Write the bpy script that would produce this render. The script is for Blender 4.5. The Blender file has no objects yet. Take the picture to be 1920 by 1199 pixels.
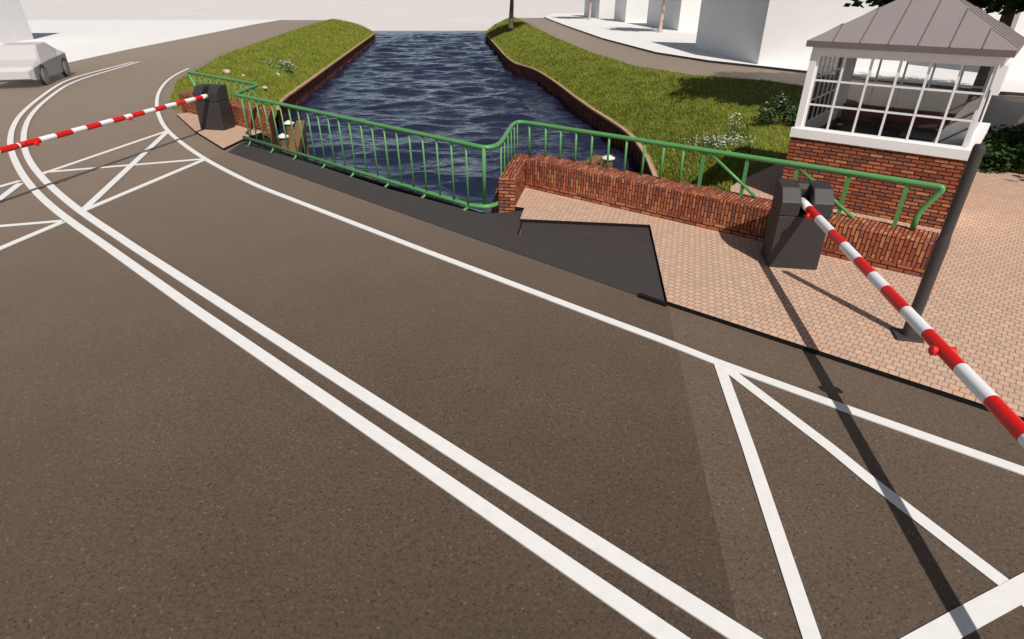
import bpy, math, random
import numpy as np
from mathutils import Vector, Matrix

random.seed(7)
rng = np.random.default_rng(7)
R = math.radians
scene = bpy.context.scene
col = scene.collection

# ---------------------------------------------------------------- camera
F, CX, CY, H = 1105.0, 960.0, 599.5, 3.6
TH = R(29.5)
cd = bpy.data.cameras.new('camera')
cam = bpy.data.objects.new('camera', cd)
col.objects.link(cam)
cam.location = (0, 0, H)
cam.rotation_euler = (R(90) - TH, 0, 0)
cd.sensor_width = 36
cd.lens = F / 1920 * 36
cd.clip_end = 6000
cd.clip_start = 0.05
scene.camera = cam
cT, sT = math.cos(TH), math.sin(TH)


def ray(u, v):
    x, y = u - CX, -(v - CY)
    return Vector((x, F * cT + y * sT, -F * sT + y * cT))


def at(u, v, z=0.0):
    d = ray(u, v)
    t = (z - H) / d.z
    return Vector((d.x * t, d.y * t, z))


def pxl(p):
    q = Vector(p) - Vector((0, 0, H))
    dep = q.y * cT - q.z * sT
    return CX + F * q.x / dep, CY - F * (q.y * sT + q.z * cT) / dep


def vp(u, v, P, Q):
    """point where a line of sight meets the vertical plane through P and Q"""
    d = ray(u, v)
    n = Vector((Q.y - P.y, P.x - Q.x, 0))
    t = (Vector((P.x, P.y, 0)) - Vector((0, 0, 0))).dot(n) / Vector((d.x, d.y, 0)).dot(n)
    return Vector((d.x * t, d.y * t, H + d.z * t))


def along(P, Q, u, z=None):
    """parameter t on the line P>Q whose picture column is u"""
    lo, hi = 0.0, 1.0
    f0 = pxl(P)[0] - u
    for _ in range(50):
        m = (lo + hi) / 2
        p = P.lerp(Q, m)
        if (pxl(p)[0] - u) * f0 > 0:
            lo = m
        else:
            hi = m
    return P.lerp(Q, lo)


# ---------------------------------------------------------------- materials
def new_mat(name):
    m = bpy.data.materials.new(name)
    m.use_nodes = True
    nt = m.node_tree
    return m, nt, nt.nodes, nt.links, nt.nodes['Principled BSDF']


def plain(name, c, rough=0.6, spec=0.3, var=0.06, scale=6.0, bump=0.0, metallic=0.0):
    m, nt, N, L, b = new_mat(name)
    tc = N.new('ShaderNodeTexCoord')
    n = N.new('ShaderNodeTexNoise')
    n.inputs['Scale'].default_value = scale
    n.inputs['Detail'].default_value = 5
    L.new(tc.outputs['Object'], n.inputs['Vector'])
    r = N.new('ShaderNodeValToRGB')
    r.color_ramp.elements[0].position = 0.3
    r.color_ramp.elements[1].position = 0.7
    r.color_ramp.elements[0].color = (c[0] * (1 - var), c[1] * (1 - var), c[2] * (1 - var), 1)
    r.color_ramp.elements[1].color = (min(1, c[0] * (1 + var)), min(1, c[1] * (1 + var)), min(1, c[2] * (1 + var)), 1)
    L.new(n.outputs['Fac'], r.inputs['Fac'])
    L.new(r.outputs['Color'], b.inputs['Base Color'])
    b.inputs['Roughness'].default_value = rough
    b.inputs['Specular IOR Level'].default_value = spec
    b.inputs['Metallic'].default_value = metallic
    if bump:
        bp = N.new('ShaderNodeBump')
        bp.inputs['Strength'].default_value = bump
        bp.inputs['Distance'].default_value = 0.01
        L.new(n.outputs['Fac'], bp.inputs['Height'])
        L.new(bp.outputs['Normal'], b.inputs['Normal'])
    return m


def asphalt(name, c):
    m, nt, N, L, b = new_mat(name)
    tc = N.new('ShaderNodeTexCoord')
    big = N.new('ShaderNodeTexNoise')
    big.inputs['Scale'].default_value = 0.9
    big.inputs['Detail'].default_value = 4
    L.new(tc.outputs['Object'], big.inputs['Vector'])
    mid = N.new('ShaderNodeTexNoise')
    mid.inputs['Scale'].default_value = 34
    mid.inputs['Detail'].default_value = 6
    mid.inputs['Roughness'].default_value = 0.7
    L.new(tc.outputs['Object'], mid.inputs['Vector'])
    vo = N.new('ShaderNodeTexVoronoi')
    vo.inputs['Scale'].default_value = 75
    L.new(tc.outputs['Object'], vo.inputs['Vector'])
    # mid tones
    r1 = N.new('ShaderNodeValToRGB')
    e = r1.color_ramp.elements
    e[0].position, e[1].position = 0.30, 0.72
    e[0].color = (c[0] * .66, c[1] * .66, c[2] * .66, 1)
    e[1].color = (c[0] * 1.34, c[1] * 1.34, c[2] * 1.34, 1)
    L.new(mid.outputs['Fac'], r1.inputs['Fac'])
    # stone chips: colour of each cell
    sep = N.new('ShaderNodeSeparateColor')
    L.new(vo.outputs['Color'], sep.inputs['Color'])
    r2 = N.new('ShaderNodeValToRGB')
    r2.color_ramp.interpolation = 'CONSTANT'
    el = r2.color_ramp.elements
    el[0].position = 0.0
    el[0].color = (.40, .40, .40, 1)
    el[1].position = 0.06
    el[1].color = (.84, .84, .84, 1)
    for p, v in ((.35, 1.0), (.7, 1.10), (.94, 1.3), (.992, 2.2)):
        x = el.new(p)
        x.color = (v, v * .98, v * .96, 1)
    L.new(sep.outputs['Red'], r2.inputs['Fac'])
    mx = N.new('ShaderNodeMix')
    mx.data_type = 'RGBA'
    mx.blend_type = 'MULTIPLY'
    mx.inputs[0].default_value = 0.8
    L.new(r1.outputs['Color'], mx.inputs[6])
    L.new(r2.outputs['Color'], mx.inputs[7])
    r3 = N.new('ShaderNodeValToRGB')
    r3.color_ramp.elements[0].color = (.93, .93, .93, 1)
    r3.color_ramp.elements[1].color = (1.06, 1.06, 1.06, 1)
    r3.color_ramp.elements[0].position = .35
    r3.color_ramp.elements[1].position = .65
    L.new(big.outputs['Fac'], r3.inputs['Fac'])
    m2 = N.new('ShaderNodeMix')
    m2.data_type = 'RGBA'
    m2.blend_type = 'MULTIPLY'
    m2.inputs[0].default_value = 1
    L.new(mx.outputs[2], m2.inputs[6])
    L.new(r3.outputs['Color'], m2.inputs[7])
    L.new(m2.outputs[2], b.inputs['Base Color'])
    b.inputs['Roughness'].default_value = 0.62
    b.inputs['Specular IOR Level'].default_value = 0.35
    b.inputs['Sheen Weight'].default_value = 0.62
    b.inputs['Diffuse Roughness'].default_value = 1.0
    b.inputs['Sheen Roughness'].default_value = 0.40
    b.inputs['Sheen Tint'].default_value = (1, .78, .60, 1)
    bp = N.new('ShaderNodeBump')
    bp.inputs['Strength'].default_value = 0.25
    bp.inputs['Distance'].default_value = 0.004
    L.new(mid.outputs['Fac'], bp.inputs['Height'])
    L.new(bp.outputs['Normal'], b.inputs['Normal'])
    return m


def brick_mat(name, bw, rh, cols, mortar, msize=0.006, offset=0.5, rough=.8, bump=.6, noise_amt=.25):
    """bricks laid in the UV map (metres); each brick takes one of cols"""
    m, nt, N, L, b = new_mat(name)
    uv = N.new('ShaderNodeUVMap')
    br = N.new('ShaderNodeTexBrick')
    br.offset = offset
    br.inputs['Color1'].default_value = (0, 0, 0, 1)
    br.inputs['Color2'].default_value = (1, 1, 1, 1)
    br.inputs['Mortar'].default_value = (.5, .5, .5, 1)
    br.inputs['Scale'].default_value = 1
    br.inputs['Mortar Size'].default_value = msize
    br.inputs['Mortar Smooth'].default_value = .15
    br.inputs['Bias'].default_value = 0
    br.inputs['Brick Width'].default_value = bw
    br.inputs['Row Height'].default_value = rh
    L.new(uv.outputs['UV'], br.inputs['Vector'])
    r = N.new('ShaderNodeValToRGB')
    el = r.color_ramp.elements
    n = len(cols)
    el[0].position = 0.0
    el[0].color = (*cols[0], 1)
    el[1].position = 1.0
    el[1].color = (*cols[-1], 1)
    for i in range(1, n - 1):
        x = el.new(i / (n - 1))
        x.color = (*cols[i], 1)
    L.new(br.outputs['Color'], r.inputs['Fac'])
    no = N.new('ShaderNodeTexNoise')
    no.inputs['Scale'].default_value = 40
    no.inputs['Detail'].default_value = 4
    L.new(uv.outputs['UV'], no.inputs['Vector'])
    rr = N.new('ShaderNodeValToRGB')
    a = noise_amt
    rr.color_ramp.elements[0].color = (1 - a, 1 - a, 1 - a, 1)
    rr.color_ramp.elements[1].color = (1 + a, 1 + a, 1 + a, 1)
    rr.color_ramp.elements[0].position = .3
    rr.color_ramp.elements[1].position = .7
    L.new(no.outputs['Fac'], rr.inputs['Fac'])
    mm = N.new('ShaderNodeMix')
    mm.data_type = 'RGBA'
    mm.blend_type = 'MULTIPLY'
    mm.inputs[0].default_value = 1
    L.new(r.outputs['Color'], mm.inputs[6])
    L.new(rr.outputs['Color'], mm.inputs[7])
    mx = N.new('ShaderNodeMix')
    mx.data_type = 'RGBA'
    L.new(br.outputs['Fac'], mx.inputs[0])
    L.new(mm.outputs[2], mx.inputs[6])
    mx.inputs[7].default_value = (*mortar, 1)
    L.new(mx.outputs[2], b.inputs['Base Color'])
    b.inputs['Roughness'].default_value = rough
    b.inputs['Specular IOR Level'].default_value = .2
    bp = N.new('ShaderNodeBump')
    bp.invert = True
    bp.inputs['Strength'].default_value = bump
    bp.inputs['Distance'].default_value = 0.006
    L.new(br.outputs['Fac'], bp.inputs['Height'])
    L.new(bp.outputs['Normal'], b.inputs['Normal'])
    return m


def grass_mat(name, cols, blade=False):
    m, nt, N, L, b = new_mat(name)
    tc = N.new('ShaderNodeTexCoord')
    n1 = N.new('ShaderNodeTexNoise')
    n1.inputs['Scale'].default_value = 1.6
    n1.inputs['Detail'].default_value = 7
    n1.inputs['Roughness'].default_value = .7
    L.new(tc.outputs['Object'], n1.inputs['Vector'])
    r = N.new('ShaderNodeValToRGB')
    el = r.color_ramp.elements
    el[0].position = .3
    el[0].color = (*cols[0], 1)
    el[1].position = .72
    el[1].color = (*cols[2], 1)
    x = el.new(.5)
    x.color = (*cols[1], 1)
    if blade:
        g = N.new('ShaderNodeNewGeometry')
        ad = N.new('ShaderNodeMath')
        ad.operation = 'MULTIPLY_ADD'
        ad.inputs[1].default_value = .36
        L.new(g.outputs['Random Per Island'], ad.inputs[0])
        sc = N.new('ShaderNodeMath')
        sc.operation = 'MULTIPLY_ADD'
        sc.inputs[1].default_value = 1.0
        sc.inputs[2].default_value = -.18
        L.new(n1.outputs['Fac'], sc.inputs[0])
        L.new(sc.outputs[0], ad.inputs[2])
        L.new(ad.outputs[0], r.inputs['Fac'])
    else:
        L.new(n1.outputs['Fac'], r.inputs['Fac'])
    L.new(r.outputs['Color'], b.inputs['Base Color'])
    b.inputs['Roughness'].default_value = .75
    b.inputs['Specular IOR Level'].default_value = .15
    return m


def water_mat():
    m, nt, N, L, b = new_mat('water')
    b.inputs['Base Color'].default_value = (.012, .014, .036, 1)
    b.inputs['Roughness'].default_value = .10
    b.inputs['IOR'].default_value = 1.8
    b.inputs['Specular IOR Level'].default_value = .65
    tc = N.new('ShaderNodeTexCoord')
    prev = None
    for sx, sy, sc, st, dist, det in ((.55, 1.3, 1.5, .6, .20, 2), (.9, 1.5, 5.0, .35, .05, 2)):
        mp = N.new('ShaderNodeMapping')
        mp.inputs['Scale'].default_value = (sx, sy, 1)
        mp.inputs['Rotation'].default_value = (0, 0, R(6))
        L.new(tc.outputs['Object'], mp.inputs['Vector'])
        n = N.new('ShaderNodeTexNoise')
        n.inputs['Scale'].default_value = sc
        n.inputs['Detail'].default_value = det
        n.inputs['Roughness'].default_value = .55
        n.inputs['Distortion'].default_value = .6
        L.new(mp.outputs['Vector'], n.inputs['Vector'])
        bp = N.new('ShaderNodeBump')
        bp.inputs['Strength'].default_value = st
        bp.inputs['Distance'].default_value = dist
        L.new(n.outputs['Fac'], bp.inputs['Height'])
        if prev:
            L.new(prev.outputs['Normal'], bp.inputs['Normal'])
        prev = bp
    L.new(prev.outputs['Normal'], b.inputs['Normal'])
    return m


def glass_mat():
    m, nt, N, L, b = new_mat('window_glass')
    N.remove(b)
    out = N['Material Output']
    tr = N.new('ShaderNodeBsdfTransparent')
    tr.inputs['Color'].default_value = (.985, .99, .99, 1)
    gl = N.new('ShaderNodeBsdfGlossy')
    gl.inputs['Roughness'].default_value = .02
    fr = N.new('ShaderNodeFresnel')
    fr.inputs['IOR'].default_value = 1.3
    mx = N.new('ShaderNodeMixShader')
    L.new(fr.outputs['Fac'], mx.inputs['Fac'])
    L.new(tr.outputs[0], mx.inputs[1])
    L.new(gl.outputs[0], mx.inputs[2])
    L.new(mx.outputs[0], out.inputs['Surface'])
    return m


M = {}
M['asphalt'] = asphalt('asphalt', (.098, .070, .050))
M['deck'] = asphalt('bridge_asphalt', (.071, .049, .034))
M['path'] = asphalt('path_asphalt', (.140, .104, .080))
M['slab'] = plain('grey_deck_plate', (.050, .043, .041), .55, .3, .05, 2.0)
M['dark'] = plain('dark_edge', (.012, .011, .011), .8, .1)
M['paint'] = plain('road_paint', (.72, .705, .69), .6, .25, .035, 9)
M['white'] = plain('white_wall', (.80, .785, .775), .75, .15, .02, 1.5)
M['ground'] = plain('pale_ground', (.60, .575, .56), .9, .05, .03, .05)
M['whiteground'] = plain('white_ground', (.72, .705, .69), .8, .1, .02, .4)
M['frame'] = plain('white_frame_paint', (.80, .785, .78), .45, .3, .02)
BR = [(1.12 * a, 1.24 * b, 1.35 * c) for a, b, c in [(.33, .085, .035), (.20, .045, .022), (.40, .13, .055), (.27, .062, .028), (.13, .055, .045), (.36, .10, .04), (.45, .17, .075), (.22, .07, .04), (.30, .075, .03)]]
M['brick'] = brick_mat('red_brick', .205, .062, BR, (.040, .010, .006), .010)
M['soldier'] = brick_mat('parapet_brick', .19, .056, BR, (.045, .012, .008), .0085)
PV = [(.56, .365, .26), (.50, .34, .25), (.60, .39, .275), (.44, .33, .255), (.57, .35, .245), (.53, .375, .275), (.47, .32, .23)]
M['paver'] = brick_mat('pink_paver', .095, .104, PV, (.26, .165, .12), .0062, .5, .85, .35, .10)
GC = [(.078, .108, .010), (.160, .188, .022), (.250, .25, .046)]
M['grass'] = grass_mat('grass_ground', [(.07, .09, .012), (.13, .15, .02), (.20, .19, .035)])
M['blade'] = grass_mat('grass_blade', GC, True)
M['water'] = water_mat()
M['glass'] = glass_mat()
M['green'] = plain('green_paint', (.085, .265, .085), .38, .4, .05, 4)
M['cab'] = plain('charcoal_metal', (.035, .030, .030), .5, .35, .05, 3)
M['pole'] = plain('pole_metal', (.050, .044, .042), .45, .35, .05, 3)
M['red'] = plain('red_paint', (.66, .012, .010), .32, .5, .05)
M['boomw'] = plain('white_paint', (.80, .80, .81), .35, .4, .02)
M['roof'] = plain('grey_zinc', (.245, .215, .210), .5, .35, .03, 1.2)
M['seam'] = plain('grey_zinc_seam', (.15, .125, .12), .55, .3, .03)
M['fascia'] = plain('grey_gutter', (.15, .125, .12), .5, .3, .03)
M['pile'] = plain('rusted_steel', (.115, .038, .027), .8, .2, .35, 3)
M['coping'] = plain('timber_coping', (.46, .30, .19), .8, .15, .15, 3)
M['timber'] = plain('brown_timber', (.20, .105, .055), .85, .15, .3, 5, .4)
M['darkwood'] = plain('dark_brown_panel', (.045, .022, .016), .6, .3, .2)
M['redwood'] = plain('dark_red_panel', (.12, .022, .018), .6, .3, .2)
M['desk'] = plain('dark_grey_desk', (.045, .045, .055), .4, .4, .1)
M['paleboard'] = plain('pale_board', (.84, .81, .78), .6, .2, .03)
M['shadebar'] = plain('grey_shadow_bar', (.20, .18, .18), .6, .2, .03)
M['car'] = plain('white_car_paint', (.51, .48, .475), .45, .3, .02, 1)
M['wheel'] = plain('grey_wheel', (.33, .31, .32), .6, .2, .05)
M['tyre'] = plain('dark_tyre', (.03, .03, .032), .8, .2)
M['bark'] = plain('bark', (.12, .085, .065), .9, .1, .35, 8, .5)
M['palebark'] = plain('pale_bark', (.46, .36, .31), .9, .1, .2, 8, .4)
M['petal'] = plain('white_petal', (.66, .66, .60), .7, .1, .05)
M['pink'] = plain('pink_petal', (.38, .25, .25), .7, .1, .15)
M['stone'] = plain('pale_stone', (.45, .38, .34), .9, .1, .2, 6)


def leaf_mat(name, cols):
    m = grass_mat(name, cols, True)
    return m


M['leaf'] = leaf_mat('dark_leaf', [(.012, .028, .010), (.028, .060, .016), (.055, .10, .025)])
M['leaf2'] = leaf_mat('green_leaf', [(.03, .08, .02), (.06, .14, .03), (.11, .21, .05)])
M['bluegreen'] = leaf_mat('blue_green_leaf', [(.06, .14, .07), (.11, .22, .11), (.18, .30, .17)])


# ---------------------------------------------------------------- objects
def tag(o, label=None, cat=None, group=None, kind=None):
    if label:
        o['label'] = label
    if cat:
        o['category'] = cat
    if group:
        o['group'] = group
    if kind:
        o['kind'] = kind
    return o


def thing(name, label, cat, loc=(0, 0, 0), rz=0.0, group=None):
    o = bpy.data.objects.new(name, None)
    o.empty_display_size = .2
    col.objects.link(o)
    o.location = loc
    o.rotation_euler = (0, 0, rz)
    return tag(o, label, cat, group)


def mk(name, verts, faces, mats, parent=None, fmat=None, uv=None, ang=0.0, smooth=False, swap=None, origin=None):
    """one mesh object; verts in the space of the parent (world if origin is given, or none)"""
    me = bpy.data.meshes.new(name)
    if origin is not None:
        ox, oy, oz = origin
        verts = [(v[0] - ox, v[1] - oy, v[2] - oz) for v in verts]
    me.from_pydata([tuple(v) for v in verts], [], [tuple(f) for f in faces])
    if not isinstance(mats, (list, tuple)):
        mats = [mats]
    for m in mats:
        me.materials.append(m)
    if fmat is not None:
        for p, i in zip(me.polygons, fmat):
            p.material_index = i
    if uv:
        lay = me.uv_layers.new(name='UVMap')
        ca, sa = math.cos(ang), math.sin(ang)
        for p in me.polygons:
            n = p.normal
            for li in p.loop_indices:
                c = me.vertices[me.loops[li].vertex_index].co
                if abs(n.z) > .7:
                    a, b = c.x * ca + c.y * sa, -c.x * sa + c.y * ca
                else:
                    l = math.hypot(n.x, n.y)
                    a, b = (c.x * -n.y + c.y * n.x) / l, c.z
                if swap is not None and swap[p.index]:
                    a, b = b, a
                lay.data[li].uv = (a, b)
    if smooth:
        for p in me.polygons:
            p.use_smooth = True
    o = bpy.data.objects.new(name, me)
    col.objects.link(o)
    if parent is not None:
        o.parent = parent
    me.update()
    return o


def bevel(o, w, seg=2):
    b = o.modifiers.new('bevel', 'BEVEL')
    b.width = w
    b.segments = seg
    b.limit_method = 'ANGLE'
    b.angle_limit = R(35)
    return o


class MB:
    def __init__(s):
        s.v, s.f, s.m = [], [], []

    def add(s, verts, faces, mi=0):
        k = len(s.v)
        s.v += [tuple(v) for v in verts]
        s.f += [tuple(i + k for i in f) for f in faces]
        s.m += [mi] * len(faces)
        return s

    def box(s, x0, x1, y0, y1, z0, z1, mi=0):
        v = [(x0, y0, z0), (x1, y0, z0), (x1, y1, z0), (x0, y1, z0), (x0, y0, z1), (x1, y0, z1), (x1, y1, z1), (x0, y1, z1)]
        return s.add(v, [(0, 3, 2, 1), (4, 5, 6, 7), (0, 1, 5, 4), (1, 2, 6, 5), (2, 3, 7, 6), (3, 0, 4, 7)], mi)

    def prism(s, poly, z0, z1, mi=0, mside=None):
        """poly: list of (x, y) or (x, y, ztop)"""
        a = sum(poly[i][0] * poly[(i + 1) % len(poly)][1] - poly[(i + 1) % len(poly)][0] * poly[i][1] for i in range(len(poly)))
        if a < 0:
            poly = poly[::-1]
        n = len(poly)
        v = [(p[0], p[1], p[2] if (len(p) > 2 and z1 is None) else z1) for p in poly] + [(p[0], p[1], z0) for p in poly]
        s.add(v, [tuple(range(n))], mi)
        k = len(s.v) - 2 * n
        for i in range(n):
            j = (i + 1) % n
            s.f.append((k + i, k + n + i, k + n + j, k + j))
            s.m.append(mi if mside is None else mside)
        return s

    def tube(s, pts, r, seg=10, mi=0, cap=True):
        pts = [Vector(p) for p in pts]
        n = len(pts)
        rs = r if isinstance(r, (list, tuple)) else [r] * n
        up = None
        k0 = len(s.v)
        for i, p in enumerate(pts):
            if i == 0:
                t = pts[1] - p
            elif i == n - 1:
                t = p - pts[i - 1]
            else:
                t = (pts[i + 1] - p).normalized() + (p - pts[i - 1]).normalized()
            t.normalize()
            if up is None:
                up = Vector((0, 0, 1)) if abs(t.z) < .9 else Vector((1, 0, 0))
            a = (up - t * up.dot(t)).normalized()
            b = t.cross(a)
            up = a
            for j in range(seg):
                w = 2 * math.pi * j / seg
                s.v.append(tuple(p + (a * math.cos(w) + b * math.sin(w)) * rs[i]))
        for i in range(n - 1):
            for j in range(seg):
                j2 = (j + 1) % seg
                s.f.append((k0 + i * seg + j, k0 + i * seg + j2, k0 + (i + 1) * seg + j2, k0 + (i + 1) * seg + j))
                s.m.append(mi)
        if cap:
            s.f.append(tuple(k0 + j for j in range(seg))[::-1])
            s.f.append(tuple(k0 + (n - 1) * seg + j for j in range(seg)))
            s.m += [mi, mi]
        return s

    def build(s, name, mats, parent=None, **kw):
        return mk(name, s.v, s.f, mats, parent, fmat=s.m, **kw)


def fillet(pts, r, n=5):
    out = [Vector(pts[0])]
    for i in range(1, len(pts) - 1):
        p, a, b = Vector(pts[i]), Vector(pts[i - 1]), Vector(pts[i + 1])
        da, db = (a - p), (b - p)
        rr = min(r, da.length * .45, db.length * .45)
        A, B = p + da.normalized() * rr, p + db.normalized() * rr
        for k in range(n + 1):
            t = k / n
            out.append(A * (1 - t) ** 2 + p * 2 * t * (1 - t) + B * t ** 2)
    out.append(Vector(pts[-1]))
    return out


def xy(p):
    return (p[0], p[1])


def P2(*l, z=0.0):
    return [xy(at(u, v, z)) for u, v in l]


G = Vector((at(1440, 1099) - at(1352, 690)))  # direction of the stop lines
G = Vector((-.123, -.992, 0))
KD = Vector((math.cos(R(-39.8)), math.sin(R(-39.8)), 0))

# ---------------------------------------------------------------- ground, roads, water
S = 3000
tag(mk('ground', [(-S, -S, -2.6), (S, -S, -2.6), (S, S, -2.6), (-S, S, -2.6)], [(0, 1, 2, 3)], M['ground']), kind='structure')

K0 = at(1250, 573)
Kfar = K0 + KD * 45
edgeL = P2((430, 287))[0]
# asphalt: everything on the near side, up to the grass and the bridge edge
pl = [at(0, 145), at(132, 118), at(240, 94), at(480, 46), at(527, 38)]
far_left = pl[0] + (pl[0] - pl[1]).normalized() * 40
road_poly = [(-60, -40), (60, -40), xy(Kfar + Vector((.3, .36, 0))), xy(K0 + Vector((.2, .3, 0))),
             xy(at(1212, 432)), xy(at(985, 420)), xy(at(975, 408)), xy(at(905, 412)), xy(at(730, 364)), xy(at(515, 292)), xy(at(462, 270)), xy(at(458, 266)),
             xy(at(455, 262)), xy(at(432, 225)),
             xy(at(335, 205)), xy(at(317, 200)), xy(at(322, 178)), xy(at(332, 152)), xy(at(375, 130)), xy(at(412, 107)),
             xy(at(480, 83)), xy(at(562, 55)), xy(at(620, 38)), xy(at(527, 38)), xy(at(480, 46)), xy(at(240, 94)), xy(at(132, 118)), xy(at(0, 145)), xy(far_left)]
mb = MB().prism(road_poly, -.35, 0.0, 0, 1)
tag(mb.build('road', [M['asphalt'], M['dark']]), kind='structure')

wl = [xy(p) for p in pl] + [(-160, 80.43), (-160, far_left.y), xy(far_left)]
tag(MB().prism(wl, -2.55, .03, 0).build('pavement', [M['whiteground']]), kind='structure')

# the pale square on the right, one step above the path
pathR = [at(1020, 34), at(1060, 50), at(1130, 75), at(1230, 102), at(1330, 118), at(1440, 130), at(1510, 138), at(1860, 177), at(1920, 181)]
pathL = [at(967, 34), at(1000, 50), at(1040, 70), at(1105, 98), at(1190, 125), at(1300, 142), at(1440, 152), at(1508, 162), at(1600, 190),
         at(1700, 225), at(1852, 258), at(1900, 238), at(1920, 231)]
wr = [xy(p) for p in pathR] + [(48, 6), (130, 6), (130, 98), (6.2, 98)]
tag(MB().prism(wr, -2.55, .12, 0, 1).build('square', [M['whiteground'], M['slab']]), kind='structure')
pp = [xy(p) for p in pathL] + [(28, 11), (49, 3)] + [(48.4, 6.2)] + [(p.x + .3, p.y + .1) for p in pathR[::-1]]
tag(MB().prism(pp, -2.5, 0.004, 0, 1).build('path', [M['path'], M['dark']]), kind='structure')

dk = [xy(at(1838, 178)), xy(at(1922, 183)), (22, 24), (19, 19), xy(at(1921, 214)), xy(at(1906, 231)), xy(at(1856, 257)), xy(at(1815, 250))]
tag(MB().prism(dk, -.1, .009, 0, 1).build('path', [M['slab'], M['dark']]), kind='structure')  # dark sheet over the path, with the shade put into its colour

# lawn under the right side
U = [Vector((.2, 86.5, 0)), Vector((2.0, 67.3, 0)), Vector((3.3, 52.8, 0)), Vector((4.7, 40.3, 0)), Vector((6.2, 32.6, 0)), Vector((7.5, 27, 0)),
     Vector((7.7, 22, 0)), Vector((7.0, 18, 0)), Vector((6.0, 15, 0)), Vector((5.0, 12.9, 0)), Vector((4.3, 11.4, 0)), Vector((3.5, 10.4, 0))]
CR = [Vector((x, y, -1.37)) for x, y in ((-3.26, 79.9), (-1.56, 63.3), (0, 48), (.95, 45.6), (1.65, 43.8), (2.59, 38.2), (3.59, 29.75), (4.28, 25.8),
                                         (4.63, 23.3), (4.61, 20.15), (4.36, 17.7), (4.2, 15.5), (3.8, 13.0), (3.05, 11.0))]
CL = [Vector((x, y, -1.37)) for x, y in ((-16.74, 79.9), (-13.24, 46.6), (-12.35, 38.46), (-11.57, 30.65), (-10.5, 27.4), (-9.6, 24.0), (-8.75, 20.2))]
OL = [at(620, 38), at(562, 55), at(480, 83), at(412, 107), at(375, 130), at(332, 152), at(322, 180), at(317, 204), Vector((-10.4, 20.0, 0)), Vector((-8.4, 18.7, 0))]
lawn = [xy(p) for p in U] + [(5.0, 9.0), (20, 6), (60, -8), (60, 3), (30, 12), (20, 24), (13.2, 27.4), (8.6, 29.6), (6.8, 33)]
lawn += [xy(p) for p in pathL[:4]][::-1]
tag(MB().prism([(p[0], p[1]) for p in lawn], -2.5, -.012, 0, 0).build('lawn', [M['grass']]), kind='structure')


def resample(pts, n):
    d = [0]
    for a, b in zip(pts, pts[1:]):
        d.append(d[-1] + (b - a).length)
    out = []
    for i in range(n):
        s = d[-1] * i / (n - 1)
        k = max(j for j in range(len(d)) if d[j] <= s + 1e-9)
        k = min(k, len(pts) - 2)
        t = (s - d[k]) / max(1e-9, d[k + 1] - d[k])
        out.append(pts[k].lerp(pts[k + 1], t))
    return out


def smooth_pts(pts, it=2):
    for _ in range(it):
        q = [pts[0]]
        for a, b in zip(pts, pts[1:]):
            q += [a.lerp(b, .25), a.lerp(b, .75)]
        q.append(pts[-1])
        pts = q
    return pts


def bank(name, outer, inner, pw, z_out=-.012, n=90, mrows=12, flip=False):
    o, i = resample(outer, n), resample(inner, n)
    grid = []
    for a in range(n):
        row = []
        for b in range(mrows):
            t = b / (mrows - 1)
            p = o[a].lerp(i[a], t)
            z = z_out + (-1.40 - z_out) * t ** pw + .05 * math.sin(math.pi * t) * math.sin(a * .9 + b)
            row.append((p.x, p.y, z))
        grid.append(row)
    v = [p for r_ in grid for p in r_]
    f = []
    for a in range(n - 1):
        for b in range(mrows - 1):
            q = (a * mrows + b, a * mrows + b + 1, (a + 1) * mrows + b + 1, (a + 1) * mrows + b)
            f.append(q if flip else q[::-1])
    # closing skirts at the far end and along the water
    k = len(v)
    for b in range(mrows):
        v.append((grid[0][b][0], grid[0][b][1], -2.58))
    for b in range(mrows - 1):
        f.append((b, b + 1, k + b + 1, k + b))
    ob = mk(name, v, f, M['grass'], smooth=True)
    tag(ob, kind='structure')
    return np.array(grid)


gR = bank('grass_bank', smooth_pts(U), smooth_pts(CR), 1.7, flip=True)
gL = bank('grass_bank', OL, smooth_pts(CL), 2.0, flip=False)


def on_bank(u, v, grid):
    """the point of a grass bank that is seen at this picture point"""
    z = -.3
    for _ in range(25):
        p = at(u, v, z)
        d = (grid[..., 0] - p.x) ** 2 + (grid[..., 1] - p.y) ** 2
        k = np.unravel_index(np.argmin(d), d.shape)
        z = .5 * z + .5 * float(grid[k][2])
    return at(u, v, z)


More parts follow.
